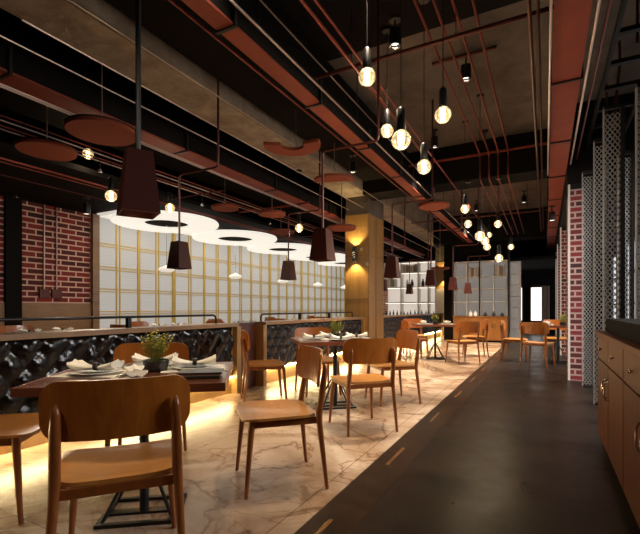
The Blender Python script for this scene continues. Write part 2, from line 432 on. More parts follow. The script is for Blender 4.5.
# ------------------------------------------------------------------ chairs
def plate(mb, W, H, r, f, th, nx=16, ny=12, taper=0):
    """rounded rectangle in (a,b), f(a,b,side)->xyz ; two skins and rim"""
    rows = [-1, -.985, -.94, -.86, -.74, -.5, -.25, 0, .25, .5, .74, .86, .94, .985, 1]
    A, B = [], []
    for t in rows:
        b = t*H
        o = max(0, abs(b)-(H-r))
        hw = W - r + math.sqrt(max(0, r*r-o*o))
        hw *= 1+taper*t
        A.append([(hw*math.sin(PI/2*(2*k/nx-1))**1 if False else hw*(2*k/nx-1), b) for k in range(nx+1)])
    n = nx+1
    vs = [f(a, b, 1) for row in A for a, b in row] + [f(a, b, 0) for row in A for a, b in row]
    N = len(rows)*n
    fs = []
    for i in range(len(rows)-1):
        for j in range(nx):
            q = (i*n+j, i*n+j+1, (i+1)*n+j+1, (i+1)*n+j)
            fs.append(q); fs.append(tuple(N+k for k in reversed(q)))
    def rim(a, b): fs.append((a, a+N, b+N, b))
    for j in range(nx): rim(j+1, j); rim((len(rows)-1)*n+j, (len(rows)-1)*n+j+1)
    for i in range(len(rows)-1): rim(i*n, (i+1)*n); rim((i+1)*n+nx, i*n+nx)
    return mb.add(vs, fs)

def make_chair():
    t = thing('dining_chair', 'x', 'chair')
    def sf(x, y, s):
        dip = -.012*math.cos(min(1,abs(x)/.25)*PI/2)*math.cos(min(1,abs(y)/.25)*PI/2) + .006*(abs(x)/.24)**2
        roll = -.02*max(0,(y-.15)/.08)**2 if y > .15 else 0
        return (x, y, .452+dip+roll*.6-(0 if s else .016))
    plate(MB(), .238, .228, .10, sf, .016, taper=.04).build('seat', M['seat'], t, smooth=True)
    def bf(x, z, s):
        y = -.268 + .85*x*x - .10*z
        return (x, y + (0 if s else -.014), .724+z)
    plate(MB(), .262, .112, .07, bf, .014, nx=20).build('backrest', M['back'], t, smooth=True)
    for sx in (-1, 1):
        MB().tube([(sx*.195,.175,.436),(sx*.20,.182,.38),(sx*.225,.215,0)], 0, 10, [.019,.020,.0115]).build('leg', M['leg'], t, smooth=True)
        MB().tube([(sx*.235,-.275,0),(sx*.215,-.232,.40),(sx*.212,-.232,.46),(sx*.205,-.262,.65),(sx*.203,-.272,.717),(sx*.203,-.270,.742),(sx*.203,-.264,.755)], 0, 10,
                  [.0115,.019,.021,.020,.017,.012,.004]).build('leg', M['leg'], t, smooth=True)
    fr = MB()
    for sx in (-1,1):
        fr.box(sx*.2-.011, sx*.2+.011, -.225, .18, .395, .434)
    fr.box(-.2,.2,.165,.187,.395,.434); fr.box(-.2,.2,-.235,-.213,.395,.434)
    fr.build('seat_frame', M['leg'], t, bevel=.003)
    return t
chair0 = make_chair()
CH = [0]
def chair(lat, d, dlat, dd, label, z=0):
    """centre in camera plan coords, facing direction in camera plan coords"""
    x, y = fl(lat, d); fx, fy = fl(dlat, dd)
    return chair_w(x, y, math.atan2(fy, fx)-PI/2, label)
def chair_w(x, y, rz, label):
    if CH[0] == 0:
        chair0.location = (x,y,0); chair0.rotation_euler = (0,0,rz); chair0['label'] = label; CH[0] = 1; return chair0
    return dup(chair0, (x,y,0), rz, label)

# near table
chair(-.857, 1.82, -.38, .92, 'wooden chair in the foreground, its back to the viewer at the near table')
chair(-1.20, 2.92, .25, -1, 'wooden chair on the far side of the near table before the tufted panel')
chair(-1.77, 2.33, 1, .15, 'wooden chair cut by the left edge at the near table')
chair(-.29, 2.70, -.47, -.15, 'wooden chair angled left between the near and second tables')
# second table
chair(.375, 3.92, -.15, .44, 'wooden chair with its back to the viewer at the second table')
chair(-.64, 4.98, .5, .12, 'wooden chair at the left of the second table facing right')
chair(-.02, 5.45, .3, -.9, 'wooden chair behind the second table facing the viewer')
chair(.82, 4.95, -.455, -.13, 'light wooden chair at the right of the second table facing left')

# ------------------------------------------------------------------ tables
def make_table(name='dining_table', sx=.455, sy=.39):
    t = thing(name, 'x', 'table')
    MB().box(-sx+.012, sx-.012, -sy+.012, sy-.012, .738, .752).build('tabletop', M['table'], t, bevel=.002)
    e = MB()
    e.box(-sx, sx, -sy, -sy+.012, .712, .7525).box(-sx, sx, sy-.012, sy, .712, .7525).box(-sx, -sx+.012, -sy+.012, sy-.012, .712, .7525).box(sx-.012, sx, -sy+.012, sy-.012, .712, .7525)
    e.build('edge_band', M['table_edge'], t, bevel=.002)
    MB().tube([(0,0,.01),(0,0,.737)], .024, 14).build('column', M['black'], t, smooth=True)
    f = MB()
    for a in range(4):
        c, s = math.cos(a*PI/2+PI/4), math.sin(a*PI/2+PI/4)
        f.tube([(c*.02,s*.02,.34),(c*.24,s*.19,.02)], .009, 8)
    f.build('brace', M['black'], t, smooth=True)
    b = MB()
    b.box(-.2,.2,-.16,-.13,0,.018).box(-.2,.2,.13,.16,0,.018).box(-.2,-.17,-.13,.13,0,.018).box(.17,.2,-.13,.13,0,.018).box(-.17,.17,-.03,.03,0,.012)
    b.build('foot_frame', M['black'], t, bevel=.002)
    s = MB()
    s.box(-sx+.05, sx-.05, -.05, .05, .715, .737)
    s.build('top_plate', M['black'], t)
    return t
table0 = make_table()
def local(o, x, y, z=0):
    a = o.rotation_euler.z; c, s = math.cos(a), math.sin(a)
    return (o.location.x + c*x - s*y, o.location.y + s*x + c*y, z)
def place_table(lat, d, ang, label, first=False):
    x, y = fl(lat, d)
    if first:
        table0.location = (x,y,0); table0.rotation_euler = (0,0,ang); table0['label'] = label; return table0
    return dup(table0, (x,y,0), ang, label)
T1 = place_table(-.95, 2.27, YAW+math.radians(9), 'near dark table with maroon edge laid with napkins, sprigs and plates', True)
T2 = place_table(.17, 4.72, YAW+math.radians(12), 'second dark table, between the foreground chair row and the pillar')
# tabletop settings -------------------------------------------------
ZT = .7535
def make_setting():
    t = thing('dinner_plate', 'x', 'plate')
    MB().lathe([(.001,.002),(.07,.0),(.08,.003),(.128,.012),(.13,.015),(.126,.0165),(.082,.008),(.001,.006)], seg=32).build('plate_rim', M['china'], t, smooth=True)
    MB().lathe([(.001,.0085),(.07,.0085),(.072,.0095),(.07,.0105),(.001,.0105)], seg=28).build('plate_band', M['slate'], t, smooth=True)
    return t
def make_napkin():
    t = thing('folded_napkin', 'x', 'napkin')
    for s in (-1, 1):
        R = []
        for k in range(9):
            u = k/8; x = s*(.012+u*.105); hw = .014+.05*u; n = 16
            ring = []
            for j in range(n):
                a = 2*PI*j/n
                y = math.cos(a)*hw
                z = .016 + (.010+.010*u)*math.sin(a) + (.006*u)*math.cos(5*y/hw*1.3) + .020*u*u
                ring.append((x + .004*math.sin(9*y/hw)*u, y, max(z,.002)))
            R.append(ring)
        MB().rings(R).build('napkin_wing', M['white_fab'], t, smooth=True)
    MB().lathe([(.017,-.012),(.021,-.010),(.021,.010),(.017,.012)], seg=18, ring=True, M=Matrix.Translation((0,0,.022)) @ Matrix.Rotation(PI/2,4,'Y')).build('napkin_ring', M['slate'], t, smooth=True)
    return t
plate0 = make_setting(); nap0 = make_napkin(); used = {'p':0,'n':0}
def put(kind, src, loc, rz, label, group=None, scale=None):
    if used.get(kind) == 0:
        src.location = loc; src.rotation_euler = (0,0,rz); src['label'] = label; used[kind] = 1
        if group: src['group'] = group
        if scale: src.scale = (scale,)*3
        return src
    return dup(src, loc, rz, label, group, scale)
def make_plant():
    t = thing('potted_sprigs', 'x', 'plant')
    MB().lathe([(.001,0),(.05,0),(.065,.02),(.07,.06),(.066,.06),(.06,.05),(.001,.05)], seg=24).build('bowl', M['slate'], t, smooth=True)
    rnd = random.Random(3)
    st = MB(); lf = MB(); ly = MB()
    for k in range(70):
        a = rnd.random()*2*PI; r = rnd.random()**.6*.10; h = .09+rnd.random()*.09
        p0 = Vector((math.cos(a)*r*.4, math.sin(a)*r*.4, .05)); p1 = Vector((math.cos(a)*r, math.sin(a)*r, .05+h))
        st.tube([p0, (p0+p1)/2+Vector((0,0,.01)), p1], .0011, 4)
        for q in range(7):
            u = .35+.65*q/6; p = p0.lerp(p1, u); b = rnd.random()*2*PI; L = .009+rnd.random()*.009
            d = Vector((math.cos(b), math.sin(b), .5))*L; n = Vector((-math.sin(b), math.cos(b), .2))*L*.35
            (ly if (q > 4 or rnd.random()<.3) else lf).add([p, p+d*.5+n, p+d, p+d*.5-n], [(0,1,2,3)])
    for q_ in (st.build('stem', M['leaf'], t), lf.build('foliage', M['leaf'], t), ly.build('flower_tip', M['leaf_y'], t)): q_['kind'] = 'stuff'
    return t
plant0 = make_plant()
def make_fork():
    t = thing('fork', 'x', 'cutlery')
    m = MB().box(-.003,.003,-.1,.03,.001,.003).box(-.011,.011,.03,.045,.001,.003)
    for k in range(4): m.box(-.011+k*.0062,-.011+k*.0062+.003,.045,.085,.001,.003)
    m.build('fork_body', M['chrome'], t); return t
fork0 = make_fork()
def make_knife():
    t = thing('knife', 'x', 'cutlery')
    MB().box(-.0045,.0045,-.11,-.01,.001,.005).build('handle', M['chrome'], t, bevel=.001)
    MB().box(-.0065,.0065,-.01,.11,.001,.0025).build('blade', M['chrome'], t); return t
knife0 = make_knife()
used.update(f=0, k=0, pl=0, m=0)
mat0 = MB().box(-.21,.21,-.145,.145,0,.002).build('placemat', M['white_fab']); tag(mat0, 'x', 'placemat')

def lay(T, spots, tn, plants=True):
    for i, (x, y, a, who) in enumerate(spots):
        p = local(T, x, y, ZT); rz = T.rotation_euler.z + a
        c, s = math.cos(rz), math.sin(rz)
        if who in ('left','right'): put('m', mat0, p, rz, 'pale placemat at the %s of the %s' % (who, tn), None, .84)
        put('p', plate0, (p[0],p[1],ZT+.0022), rz, 'white rimmed plate at the %s of the %s' % (who, tn))
        put('n', nap0, (p[0],p[1],ZT+.0165), rz, 'bow folded white napkin at the %s of the %s' % (who, tn))
        if tn == 'near table' or i < 2:
            put('f', fork0, (p[0]-c*.17, p[1]-s*.17, ZT+.0023), rz, 'fork beside the plate at the %s of the %s' % (who, tn))
            put('k', knife0, (p[0]+c*.17, p[1]+s*.17, ZT+.0023), rz, 'knife beside the plate at the %s of the %s' % (who, tn))
lay(T1, [(-.235,-.02, math.radians(-12),'left'), (.25,.10, math.radians(8),'right'), (0,.27, PI,'far side')], 'near table')
put('n', nap0, local(T1, -.01, -.13, ZT), T1.rotation_euler.z+1.9, 'crumpled white napkin lying at the middle front of the near table', None, .8)
put('m', mat0, local(T1, .02, -.28, ZT), T1.rotation_euler.z, 'pale placemat at the front of the near table', None, .6)
put('pl', plant0, local(T1, .05, .05, ZT), 0, 'yellow green sprigs in a dark bowl on the near table')
o = thing('menu_stack', 'dark covered menu books stacked at the right end of the near table', 'menu', local(T1, .32, -.20, ZT), T1.rotation_euler.z)
MB().box(-.11,.10,-.07,.07,0,.012).build('menu_cover', M['slate'], o, bevel=.001); MB().box(-.105,.105,-.066,.066,.012,.02).build('menu_pages', M['white_fab'], o)
MB().box(-.1,.11,-.072,.068,.02,.03).build('menu_cover', M['slate'], o, bevel=.001)
lay(T2, [(-.25,-.02,.1,'left'), (.25,.0,-.1,'right'), (0,.25,PI,'far side'), (0,-.25,0,'front')], 'second table')
put('pl', plant0, local(T2, .02, .03, ZT), 1, 'yellow green sprigs in a dark bowl on the second table')

# third table group
T3 = dup(table0, (-2.1, 9.2, 0), math.radians(20), 'third dark table, beyond the pillar before the rear cabinet')
lay(T3, [(-.25,0,PI/2,'left'), (.25,0,-PI/2,'right')], 'third table')
put('pl', plant0, (-2.1, 9.22, ZT), 2, 'small sprigs in a dark bowl on the third table')
chair(2.05, 9.05, 1, .1, 'dark backed chair at the left of the third table facing right')
chair_w(-2.75, 10.05, PI+.6, 'wooden chair behind the third table facing the viewer')
chair_w(-1.48, 8.75, .75, 'dark backed chair at the near right of the third table')
chair_w(-1.45, 10.2, PI/2+.3, 'pale backed chair at the far right of the third table')
# aisle table by the brick piers
T5 = dup(table0, (.23, 9.75, 0), 0, 'table between the brick piers across the aisle')
lay(T5, [(-.2,.0,PI/2,'left')], 'table by the brick piers')
put('pl', plant0, (.32, 9.85, ZT), 2.5, 'green sprigs in a bowl on the table by the brick piers')
chair_w(-.12, 9.0, -.3, 'wooden chair with its back to the viewer at the table by the brick piers')
chair_w(-.55, 9.72, -PI/2, 'wooden chair at the left of the table by the brick piers')
chair_w(.2, 10.6, PI, 'wooden chair behind the table by the brick piers')

# tables in the raised-looking left area behind the partition
names = ['nearest the brick wall', 'second from the brick wall', 'third from the brick wall', 'fourth from the brick wall', 'farthest from the brick wall']
for i, (x, y) in enumerate(((-6.1, 3.35), (-6.1, 5.5), (-6.1, 7.7), (-6.1, 10.0), (-6.1, 12.4))):
    T = dup(table0, (x, y, 0), PI/2, 'window side table, ' + names[i])
    for j, (dx, dy, a, who) in enumerate(((-.22,.0,0,'left'),(.22,.0,0,'right'))):
        p = local(T, dx, dy, ZT)
        put('p', plate0, p, a, 'plate at the %s of the window side table %s' % (who, names[i]))
        put('n', nap0, (p[0],p[1],ZT+.0145), a+.4, 'napkin at the %s of the window side table %s' % (who, names[i]))
    chair_w(x+.1, y-.85, .0, 'chair before the window side table ' + names[i])
    chair_w(x+.75, y+.05, PI/2, 'chair on the aisle side of the window side table ' + names[i])
    chair_w(x-.7, y+.05, -PI/2, 'chair on the window side of the table ' + names[i])

# ------------------------------------------------------------------ right cabinet
cb = thing('sideboard_cabinet', 'reddish wooden sideboard cabinet at the right edge with drawers', 'cabinet', (.38, 0, 0))
MB().box(.02,.62,.4,4.12,.08,.88).build('body', M['wood_cab'], cb)
MB().box(.04,.60,.45,4.08,0,.08).build('plinth', M['black_matt'], cb)
MB().box(-.015,.64,.38,4.14,.88,.915).build('top', M['wood_cab'], cb, bevel=.004)
y = 4.10; k = 0
while y > .6:
    a, b = y-.62, y
    dr = MB().box(0,.02,a+.006,b-.006,.70,.872).build('drawer', M['wood_cab'], cb, bevel=.002)
    MB().lathe([(.001,-.024),(.010,-.024),(.013,-.019),(.009,-.011),(.005,-.005),(.005,0)], c=(0,(a+b)/2,.79), seg=14, M=Matrix.Rotation(PI/2,4,'Y')).build('knob', M['chrome'], dr, smooth=True)
    do = MB().box(0,.02,a+.006,b-.006,.09,.69).build('door', M['wood_cab'], cb, bevel=.002)
    hy = a+.05 if k % 2 == 0 else b-.05
    MB().tube([(0,hy,.60),(-.022,hy,.595),(-.03,hy,.57),(-.03,hy,.50),(-.022,hy,.475),(0,hy,.47)], .0055, 8).build('handle', M['chrome'], do, smooth=True)
    y -= .63; k += 1
o = MB()
plate(o, .27, 1.3, .12, lambda a,b,s:(a, b, .10 if s else 0), .07)
sl = o.build('serving_mat', M['black_matt'], None, bevel=0); sl.location = (.69, 2.81, .9155)
tag(sl, 'thick black padded slab lying on the right sideboard', 'slab')

# ------------------------------------------------------------------ perforated screens
def lattice(w, h, nc, cell, x0=0, z0=0):
    mb = MB(); cw = w/nc; n = int(h/cell); th = .0042
    for c in range(nc):
        for s in (0, 1):
            L = []
            for k in range(2*n+1):
                x = x0 + cw*(c + (.5 if (k % 2) == 0 else s)); z = z0 + k*cell/2
                L.append((x, z))
            for k in range(len(L)-1):
                (xa, za), (xb, zb) = L[k], L[k+1]
                dx, dz = xb-xa, zb-za; q = math.hypot(dx, dz); nx, nz = -dz/q*th, dx/q*th
                mb.add([(xa+nx,0,za+nz),(xb+nx,0,zb+nz),(xb-nx,0,zb-nz),(xa-nx,0,za-nz)], [(0,1,2,3)])
    return mb
def thicken(o, t=.004):
    md = o.modifiers.new('solid', 'SOLIDIFY'); md.thickness = t; md.offset = 0
M['mesh'] = mat('pale_expanded_metal', (.42,.41,.40), .4, .4)
def make_screen():
    t = thing('perforated_screen', 'x', 'screen')
    a = lattice(.12, 2.98, 3, .06).build('mesh_panel', M['mesh'], t); thicken(a)
    MB().box(-.012, -.002, -.012, .06, 0, 3.0).build('post', M['mesh'], t)
    MB().box(.122, .155, -.014, .10, 0, 3.0).build('post', M['black_matt'], t)
    MB().box(-.012,.12,-.012,.012,2.98,3.02).build('top_rail', M['black'], t)
    MB().box(-.002,.122,-.012,.012,0,.02).build('bottom_rail', M['black'], t)
    return t
sc0 = make_screen()
sp = [(.47,6.95),(.50,5.70),(.50,4.80),(.70,4.45),(.80,6.3)]
wh = ['next to the nearest brick pier', 'second from the brick pier', 'just beyond the sideboard end', 'rightmost, over the sideboard', 'set back close to the window']
for i, (x, yy) in enumerate(sp):
    l = 'pale perforated metal screen column, ' + wh[i]
    if i == 0: sc0.location = (x,yy,0); sc0['label'] = l
    else: dup(sc0, (x,yy,0), 0, l)
# black frame grid behind the sideboard
fr = thing('bar_screen', 'black steel bar frame between the perforated screens and window', 'frame')
for y in (3.6, 4.4, 5.3): MB().box(1.18,1.22,y-.02,y+.02,0,3.0).build('upright', M['black'], fr)
for z in (1.38, 2.95): MB().box(1.185,1.215,3.62,5.28,z,z+.04).build('crossbar', M['black'], fr)

# ------------------------------------------------------------------ rear shelving (left, lit)
def shelf_unit(name, label, x0, x1, y, zs, xs, z0, z1, matp, back, led, loc=(0,0,0), th=.05):
    t = thing(name, label, 'shelf unit')
    MB().box(x0, x1, y+.33, y+.36, z0, z1).build('back_panel', back, t)
    for z in zs: MB().box(x0, x1, y, y+.33, z-th/2, z+th/2).build('shelf', matp, t)
    for x in xs: MB().box(x-th/2, x+th/2, y-.005, y+.33, z0, z1).build('upright', matp, t)
    if led:
        for z in zs[1:]: MB().box(x0+.05, x1-.05, y+.02, y+.05, z-th/2-.012, z-th/2-.001).build('led_strip', M['shelf_led'], t)
    return t
XSL = [-6.0,-5.28,-4.56,-4.15,-3.84]
shelf_unit('lit_shelf_unit', 'tall white lit shelf unit on the rear wall beside the pillar', -6.0, -3.84, 16.95, [.78,1.32,1.95,2.55,2.98], XSL, .78, 3.0, M['white_paint'], M['pane_b'], True)
tag(MB().box(-6.4,-3.8,16.45,16.93,.72,.78).build('bar_counter', M['white_paint'], bevel=.005), 'white bar counter before the lit rear shelves', 'counter')
cnt = MB().box(-6.35,-3.85,16.6,16.93,0,.719).build('counter_plinth_cabinet', M['wood_dark']); tag(cnt, 'dark base below the white rear bar counter', 'counter base')
# books and boxes
def book_row(x0, x1, y, z, h, grp, base, n, cols):
    w = (x1-x0)/n; src = None
    for i in range(n):
        hh = h*(.78+.22*random.random()); ww = w*(.75+.2*random.random())
        o = MB().box(0, ww, 0, .2, 0, hh).build('book', cols[i % len(cols)]); o.location = (x0+i*w, y, z)
        tag(o, base, 'book', grp)
M['b1'] = mat('cream_cover', (.55,.45,.33), .6); M['b2'] = mat('tan_cover', (.35,.24,.14), .6); M['b3'] = mat('grey_cover', (.25,.23,.21), .6); M['b4'] = mat('white_cover', (.7,.66,.6), .6)
CS = [M['b1'],M['b4'],M['b2'],M['b3'],M['b4']]
book_row(-5.2,-4.65,17.0,2.576,.36,'books on the top of the lit rear shelves','upright pale book on the top row of the lit rear shelves',9,CS)
book_row(-5.9,-5.5,17.0,1.976,.40,'books on the middle of the lit rear shelves','upright pale book in the left middle bay of the lit rear shelves',5,CS)
def vase(mt, r=.05, h=.2):
    return MB().lathe([(.001,0),(r*.8,0),(r,.3*h),(r*.9,.6*h),(r*.45,.8*h),(r*.5,h),(r*.4,h),(.001,.75*h)], seg=16).build('vase', mt, smooth=True)
for i, (x, mt, c) in enumerate(((-5.05,M['china'],'white'),(-4.85,M['slate'],'black'),(-4.4,M['slate'],'black'))):
    v = vase(mt, .07, .3); v.location = (x,17.1,1.976 if i < 2 else 1.976)
    tag(v, '%s vase in the %s of the lit rear shelves' % (c, ['centre left bay','centre bay','right bay'][i]), 'vase')
# bottles on bar counter
b0 = None
for i in range(16):
    x = -6.1+i*.145
    if b0 is None:
        b0 = MB().lathe([(.001,0),(.035,0),(.036,.12),(.014,.17),(.013,.23),(.001,.23)], seg=12).build('bottle', M['glass_dark'], smooth=True)
        o = b0
    else: o = b0.copy(); COL.objects.link(o)
    o.location = (x+random.uniform(-.03,.03),16.75+random.uniform(-.06,.06),.7801); o.scale = (1,1,random.uniform(.7,1.15))
    tag(o, 'small dark bottle standing on the white rear bar counter', 'bottle', 'bottles on the rear bar counter')

# rear right unit: wood cabinet with dark shelf grid
rc = thing('rear_cabinet', 'amber wooden cabinet with double doors at the end of the marble floor', 'cabinet', (0,0,0))
MB().box(-2.70,-1.04,14.42,14.88,.06,.80).build('body', M['wood_rear'], rc)
MB().box(-2.68,-1.06,14.44,14.86,0,.06).build('plinth', M['black_matt'], rc)
MB().box(-2.72,-1.03,14.38,14.89,.80,.83).build('top', M['wood_rear'], rc)
for i in range(4):
    a = -2.69+i*.4125
    d_ = MB().box(a+.005,a+.4075,14.395,14.419,.08,.79).build('door', M['wood_rear'], rc, bevel=.002)
    hx = a+.375 if i % 2 == 0 else a+.04
    MB().box(hx-.008,hx+.008,14.375,14.394,.45,.6).build('handle', M['chrome'], d_)
M['dark_back'] = mat('smoky_lit_pane', (.16,.145,.13), .4, emit=(1,.92,.82), es=.15)
su = shelf_unit('dark_shelf_unit', 'dark shelf unit with white bars above the amber rear cabinet', -2.70,-1.04,14.5,[1.30,1.72,2.12,2.62],[-2.68,-2.28,-1.87,-1.46,-1.06], .84, 2.62, M['white_paint'], M['dark_back'], False, th=.025)
MB().box(-2.75,-2.70,14.45,14.88,.84,3.2).build('side_panel', M['black'], su); MB().box(-1.90,-1.86,14.47,14.5,.84,2.75).build('divider', M['black'], su); MB().box(-1.045,-1.0,14.45,14.88,.84,3.2).build('side_panel', M['black'], su)
book_row(-2.25,-1.92,14.52,2.134,.36,'books on the top left of the dark rear shelves','upright pale book on the top left row of the dark rear shelves',7,CS)
book_row(-1.42,-1.12,14.52,2.134,.36,'books on the top right of the dark rear shelves','upright pale book on the top right row of the dark rear shelves',5,CS)
for i, (x, mt, c, h) in enumerate(((-2.15,M['china'],'white',.18),(-2.0,M['china'],'cream',.18),(-1.7,M['slate'],'black',.14),(-1.45,M['slate'],'rounded black',.16),(-1.2,M['slate'],'small black',.12))):
    v = vase(mt, .06, h); v.location = (x,14.432,.8301); tag(v, '%s jar on the amber rear cabinet, %s' % (c, ['second from the left','leftmost of the middle','in the centre','right of centre','near the right end'][i]), 'jar')

# ------------------------------------------------------------------ ceiling steel
def top_at(x, y):
    if -2.21 < x < -2.02 or -4.54 < x < -4.20 or (.03 < x < .3): return 3.198
    if x <= -5.75: return 3.02
    if -5.6 < x < -4.7: return 3.45
    if -3.95 < x < -3.40: return 3.57
    if -3.31 < x < -2.36 and y < 8.1: return 3.72
    if 8.25 < y < 8.85 and x > -3.4: return 3.5
    if y < .9 and x > -3.4: return 3.5
    return ZS
def pipe(name, label, pts, r, mt, cat='pipe', group=None, clamps=None, seg=8):
    r *= .74
    if clamps:
        t = thing(name, label, cat, (0,0,0), 0, group)
        MB().tube(pts, r, seg).build('tube', M[mt], t, smooth=True)
        a, b = Vector(pts[0]), Vector(pts[-1]); n = clamps
        for i in range(n):
            p = a.lerp(b, (i+.5)/n)
            MB().tube([p, (p.x,p.y,max(p.z+.03,top_at(p.x,p.y)))], .004, 6).build('hanger', M['black'], t)
        return t
    o = MB().tube(pts, r, seg).build(name, M[mt], smooth=True); return tag(o, label, cat, group)
def girder(label, x0, x1, z0, y0, y1, h=.22, straps=6):
    t = thing('steel_girder', label, 'girder')
    g = MB(); xm = (x0+x1)/2
    g.box(x0,x1,y0,y1,z0,z0+.02)
    g.build('bottom_plate', M['red_steel'], t)
    MB().box(x0+.01,x1-.01,y0,y1,z0+.0205,z0+h).build('channel', M['black_matt'], t)
    n = int((y1-y0)/straps)
    s0 = None
    for k in range(n):
        y = y0+.9+k*straps
        if y > y1-.2: break
        s = MB().box(x0-.02,x0-.002,y-.014,y+.014,z0-.004,z0+h+.02).box(x1+.002,x1+.02,y-.014,y+.014,z0-.004,z0+h+.02).box(x0-.02,x1+.02,y-.014,y+.014,z0-.014,z0-.002)
        s.build('strap', M['black'], t)
        MB().tube([(x0-.011,y,z0+h+.02),(x0-.011,y,ZS)], .006, 6).build('hanger', M['black'], t)
    return t
girder('wide red oxide steel girder over the chairs', -2.19, -2.04, 3.2, .2, 14.2, straps=1.35)
girder('red oxide steel girder over the aisle near the brick piers', .055, .285, 3.2, .4, 19, straps=1.6)
girder('red oxide steel girder left of the concrete beam', -4.52, -4.22, 3.2, -1, 16.8, straps=2.1)
# black boxes, the two long ones added to darken the ceiling bays
tag(MB().box(-3.31,-2.36,-1.4,8.1,3.72,4.14).build('ceiling_box', M['box_black'], bevel=.01), 'wide black box added to darken the gap between concrete beam and red girder', 'air duct')
tag(MB().box(-5.6,-4.7,-1.4,16.9,3.45,3.95).build('ceiling_box', M['box_black'], bevel=.01), 'black box added to darken the left bay', 'air duct')
tag(MB().box(-.75,-.25,.95,2.9,3.8,4.15).build('ceiling_box', M['box_black'], bevel=.01), 'short black duct above the aisle', 'air duct')
# cross pipes
pipe('sprinkler_main','red cross pipe passing over the wide girder',[(-2.3,4.0,3.6),(1.9,4.0,3.6)],.028,'dark_pipe', clamps=4)
pipe('sprinkler_main','red pipe fixed along the near face of the dark cross beam',[(-3.3,8.18,3.92),(1.9,8.18,3.92)],.035,'red_pipe')
pipe('sprinkler_main','red cross pipe beyond the dark cross beam',[(-3.3,11.6,3.48),(0.2,11.6,3.48)],.025,'dark_pipe', clamps=3)
pipe('sprinkler_main','lower red cross pipe left of the concrete beam',[(-5.7,7.0,3.12),(-4.0,7.0,3.12)],.03,'red_pipe')
for i, y in enumerate((5.2, 9.6, 12.5)):
    pipe('cross_conduit','thin cross conduit over the left bay, %s' % ['nearest','middle','farthest'][i],[(-7.9,y,3.0 if False else 2.985),(-4.55,y,2.985)],.014,'dark_pipe')
# long red pipes on the slab (set of four that drop under the beam)
for i, x in enumerate((-1.03,-.88,-.73,-.57)):
    w_ = ['leftmost','second','third','rightmost'][i]
    pipe('ceiling_pipe','%s of the four parallel red pipes dropping under the cross beam' % w_,
         [(x,.95,3.85),(x,7.88,3.85),(x,7.95,3.83),(x,8.0,3.78),(x,8.0,3.46),(x,8.03,3.41),(x,8.1,3.39),(x,14.3,3.39)],.017,'red_pipe')
# pipes flanking right girder
pipe('ceiling_pipe','dark red pipe left of the aisle girder',[(-.11,.95,3.45),(-.11,14.5,3.45)],.022,'dark_pipe', clamps=4)
pipe('ceiling_pipe','second dark red pipe left of the aisle girder',[(-.05,.95,3.5),(-.05,14.5,3.5)],.016,'dark_pipe')
pipe('ceiling_pipe','bright conduit along the left edge of the aisle girder',[(.035,2.4,3.16),(.035,7.4,3.16)],.013,'steel')
pipe('ceiling_pipe','bright conduit along the right edge of the aisle girder',[(.33,2.6,3.22),(.33,7.2,3.22)],.015,'steel')
pipe('ceiling_pipe','red conduit with couplings right of the aisle girder',[(.42,1.2,3.35),(.42,12,3.35)],.013,'red_pipe', clamps=3)
# pipes beside wide girder
pipe('ceiling_pipe','bright conduit along the right side of the wide girder',[(-1.98,.95,3.30),(-1.98,14.3,3.30)],.014,'steel')
pipe('ceiling_pipe','thin conduit between the wide girder and the bulbs',[(-2.12,.95,3.7),(-2.12,8.1,3.7)],.010,'steel', clamps=3)
pipe('ceiling_pipe','paired red pipe above the first bulb, left one',[(-1.62,.95,3.42),(-1.62,6.6,3.42)],.020,'red_pipe')
pipe('ceiling_pipe','paired red pipe above the first bulb, right one',[(-1.56,.95,3.47),(-1.56,14.2,3.47)],.016,'red_pipe')
pipe('ceiling_pipe','red conduit on the left flank of the wide girder',[(-2.34,.95,3.28),(-2.34,14.3,3.28)],.014,'red_pipe', clamps=3)
pipe('ceiling_pipe','bright conduit just right of the concrete beam',[(-3.2,1.4,3.45),(-3.2,16,3.45)],.010,'steel')
# left bay conduits
for i, (x, z, r, mt) in enumerate(((-3.52,3.3,.010,'steel'),(-3.88,3.3,.010,'steel'),(-4.33,3.10,.013,'steel'),(-4.20,3.06,.013,'steel'),(-4.98,3.10,.012,'red_pipe'),(-5.08,3.09,.012,'steel'),(-5.2,3.08,.012,'red_pipe'),(-5.3,3.08,.012,'steel'),(-5.95,2.96,.02,'red_pipe'),(-6.1,2.96,.012,'red_pipe'),(-6.75,2.975,.012,'dark_pipe'))):
    ds = ['below the left edge of the concrete beam','left of the concrete beam, second','under the left girder, lower one','under the left girder, upper one','first of the four bundled over the left bay','second of the four bundled over the left bay','third of the four bundled over the left bay','fourth of the four bundled over the left bay','thick one below the black dropped ceiling','thin one below the black dropped ceiling','nearest the glowing discs'][i]
    pipe('ceiling_conduit','long straight conduit %s' % ds,[(x,1.75 if i < 2 else -1,z),(x,16.4 if i > 1 else 16.2,z)],r,mt)
# cable ladder top right
ld = thing('cable_ladder','black cable ladder above the perforated screens','cable ladder')
for x in (.55,.95): MB().box(x-.015,x+.015,2.0,8.1,3.48,3.56).build('side_rail', M['black'], ld)
for k in range(11): MB().box(.565,.935,2.3+k*.55,2.36+k*.55,3.52,3.56).build('rung', M['black'], ld)
for k in range(3): MB().tube([(.75,2.6+k*2.2,3.54),(.75,2.6+k*2.2,ZS)],.012,8).build('hanger', M['dark_pipe'], ld)
pipe('drop_pipe','slanted dark red pipe above the perforated screens',[(.76,5.95,4.2),(.76,5.9,3.95),(.68,5.8,3.12)],.022,'dark_pipe')

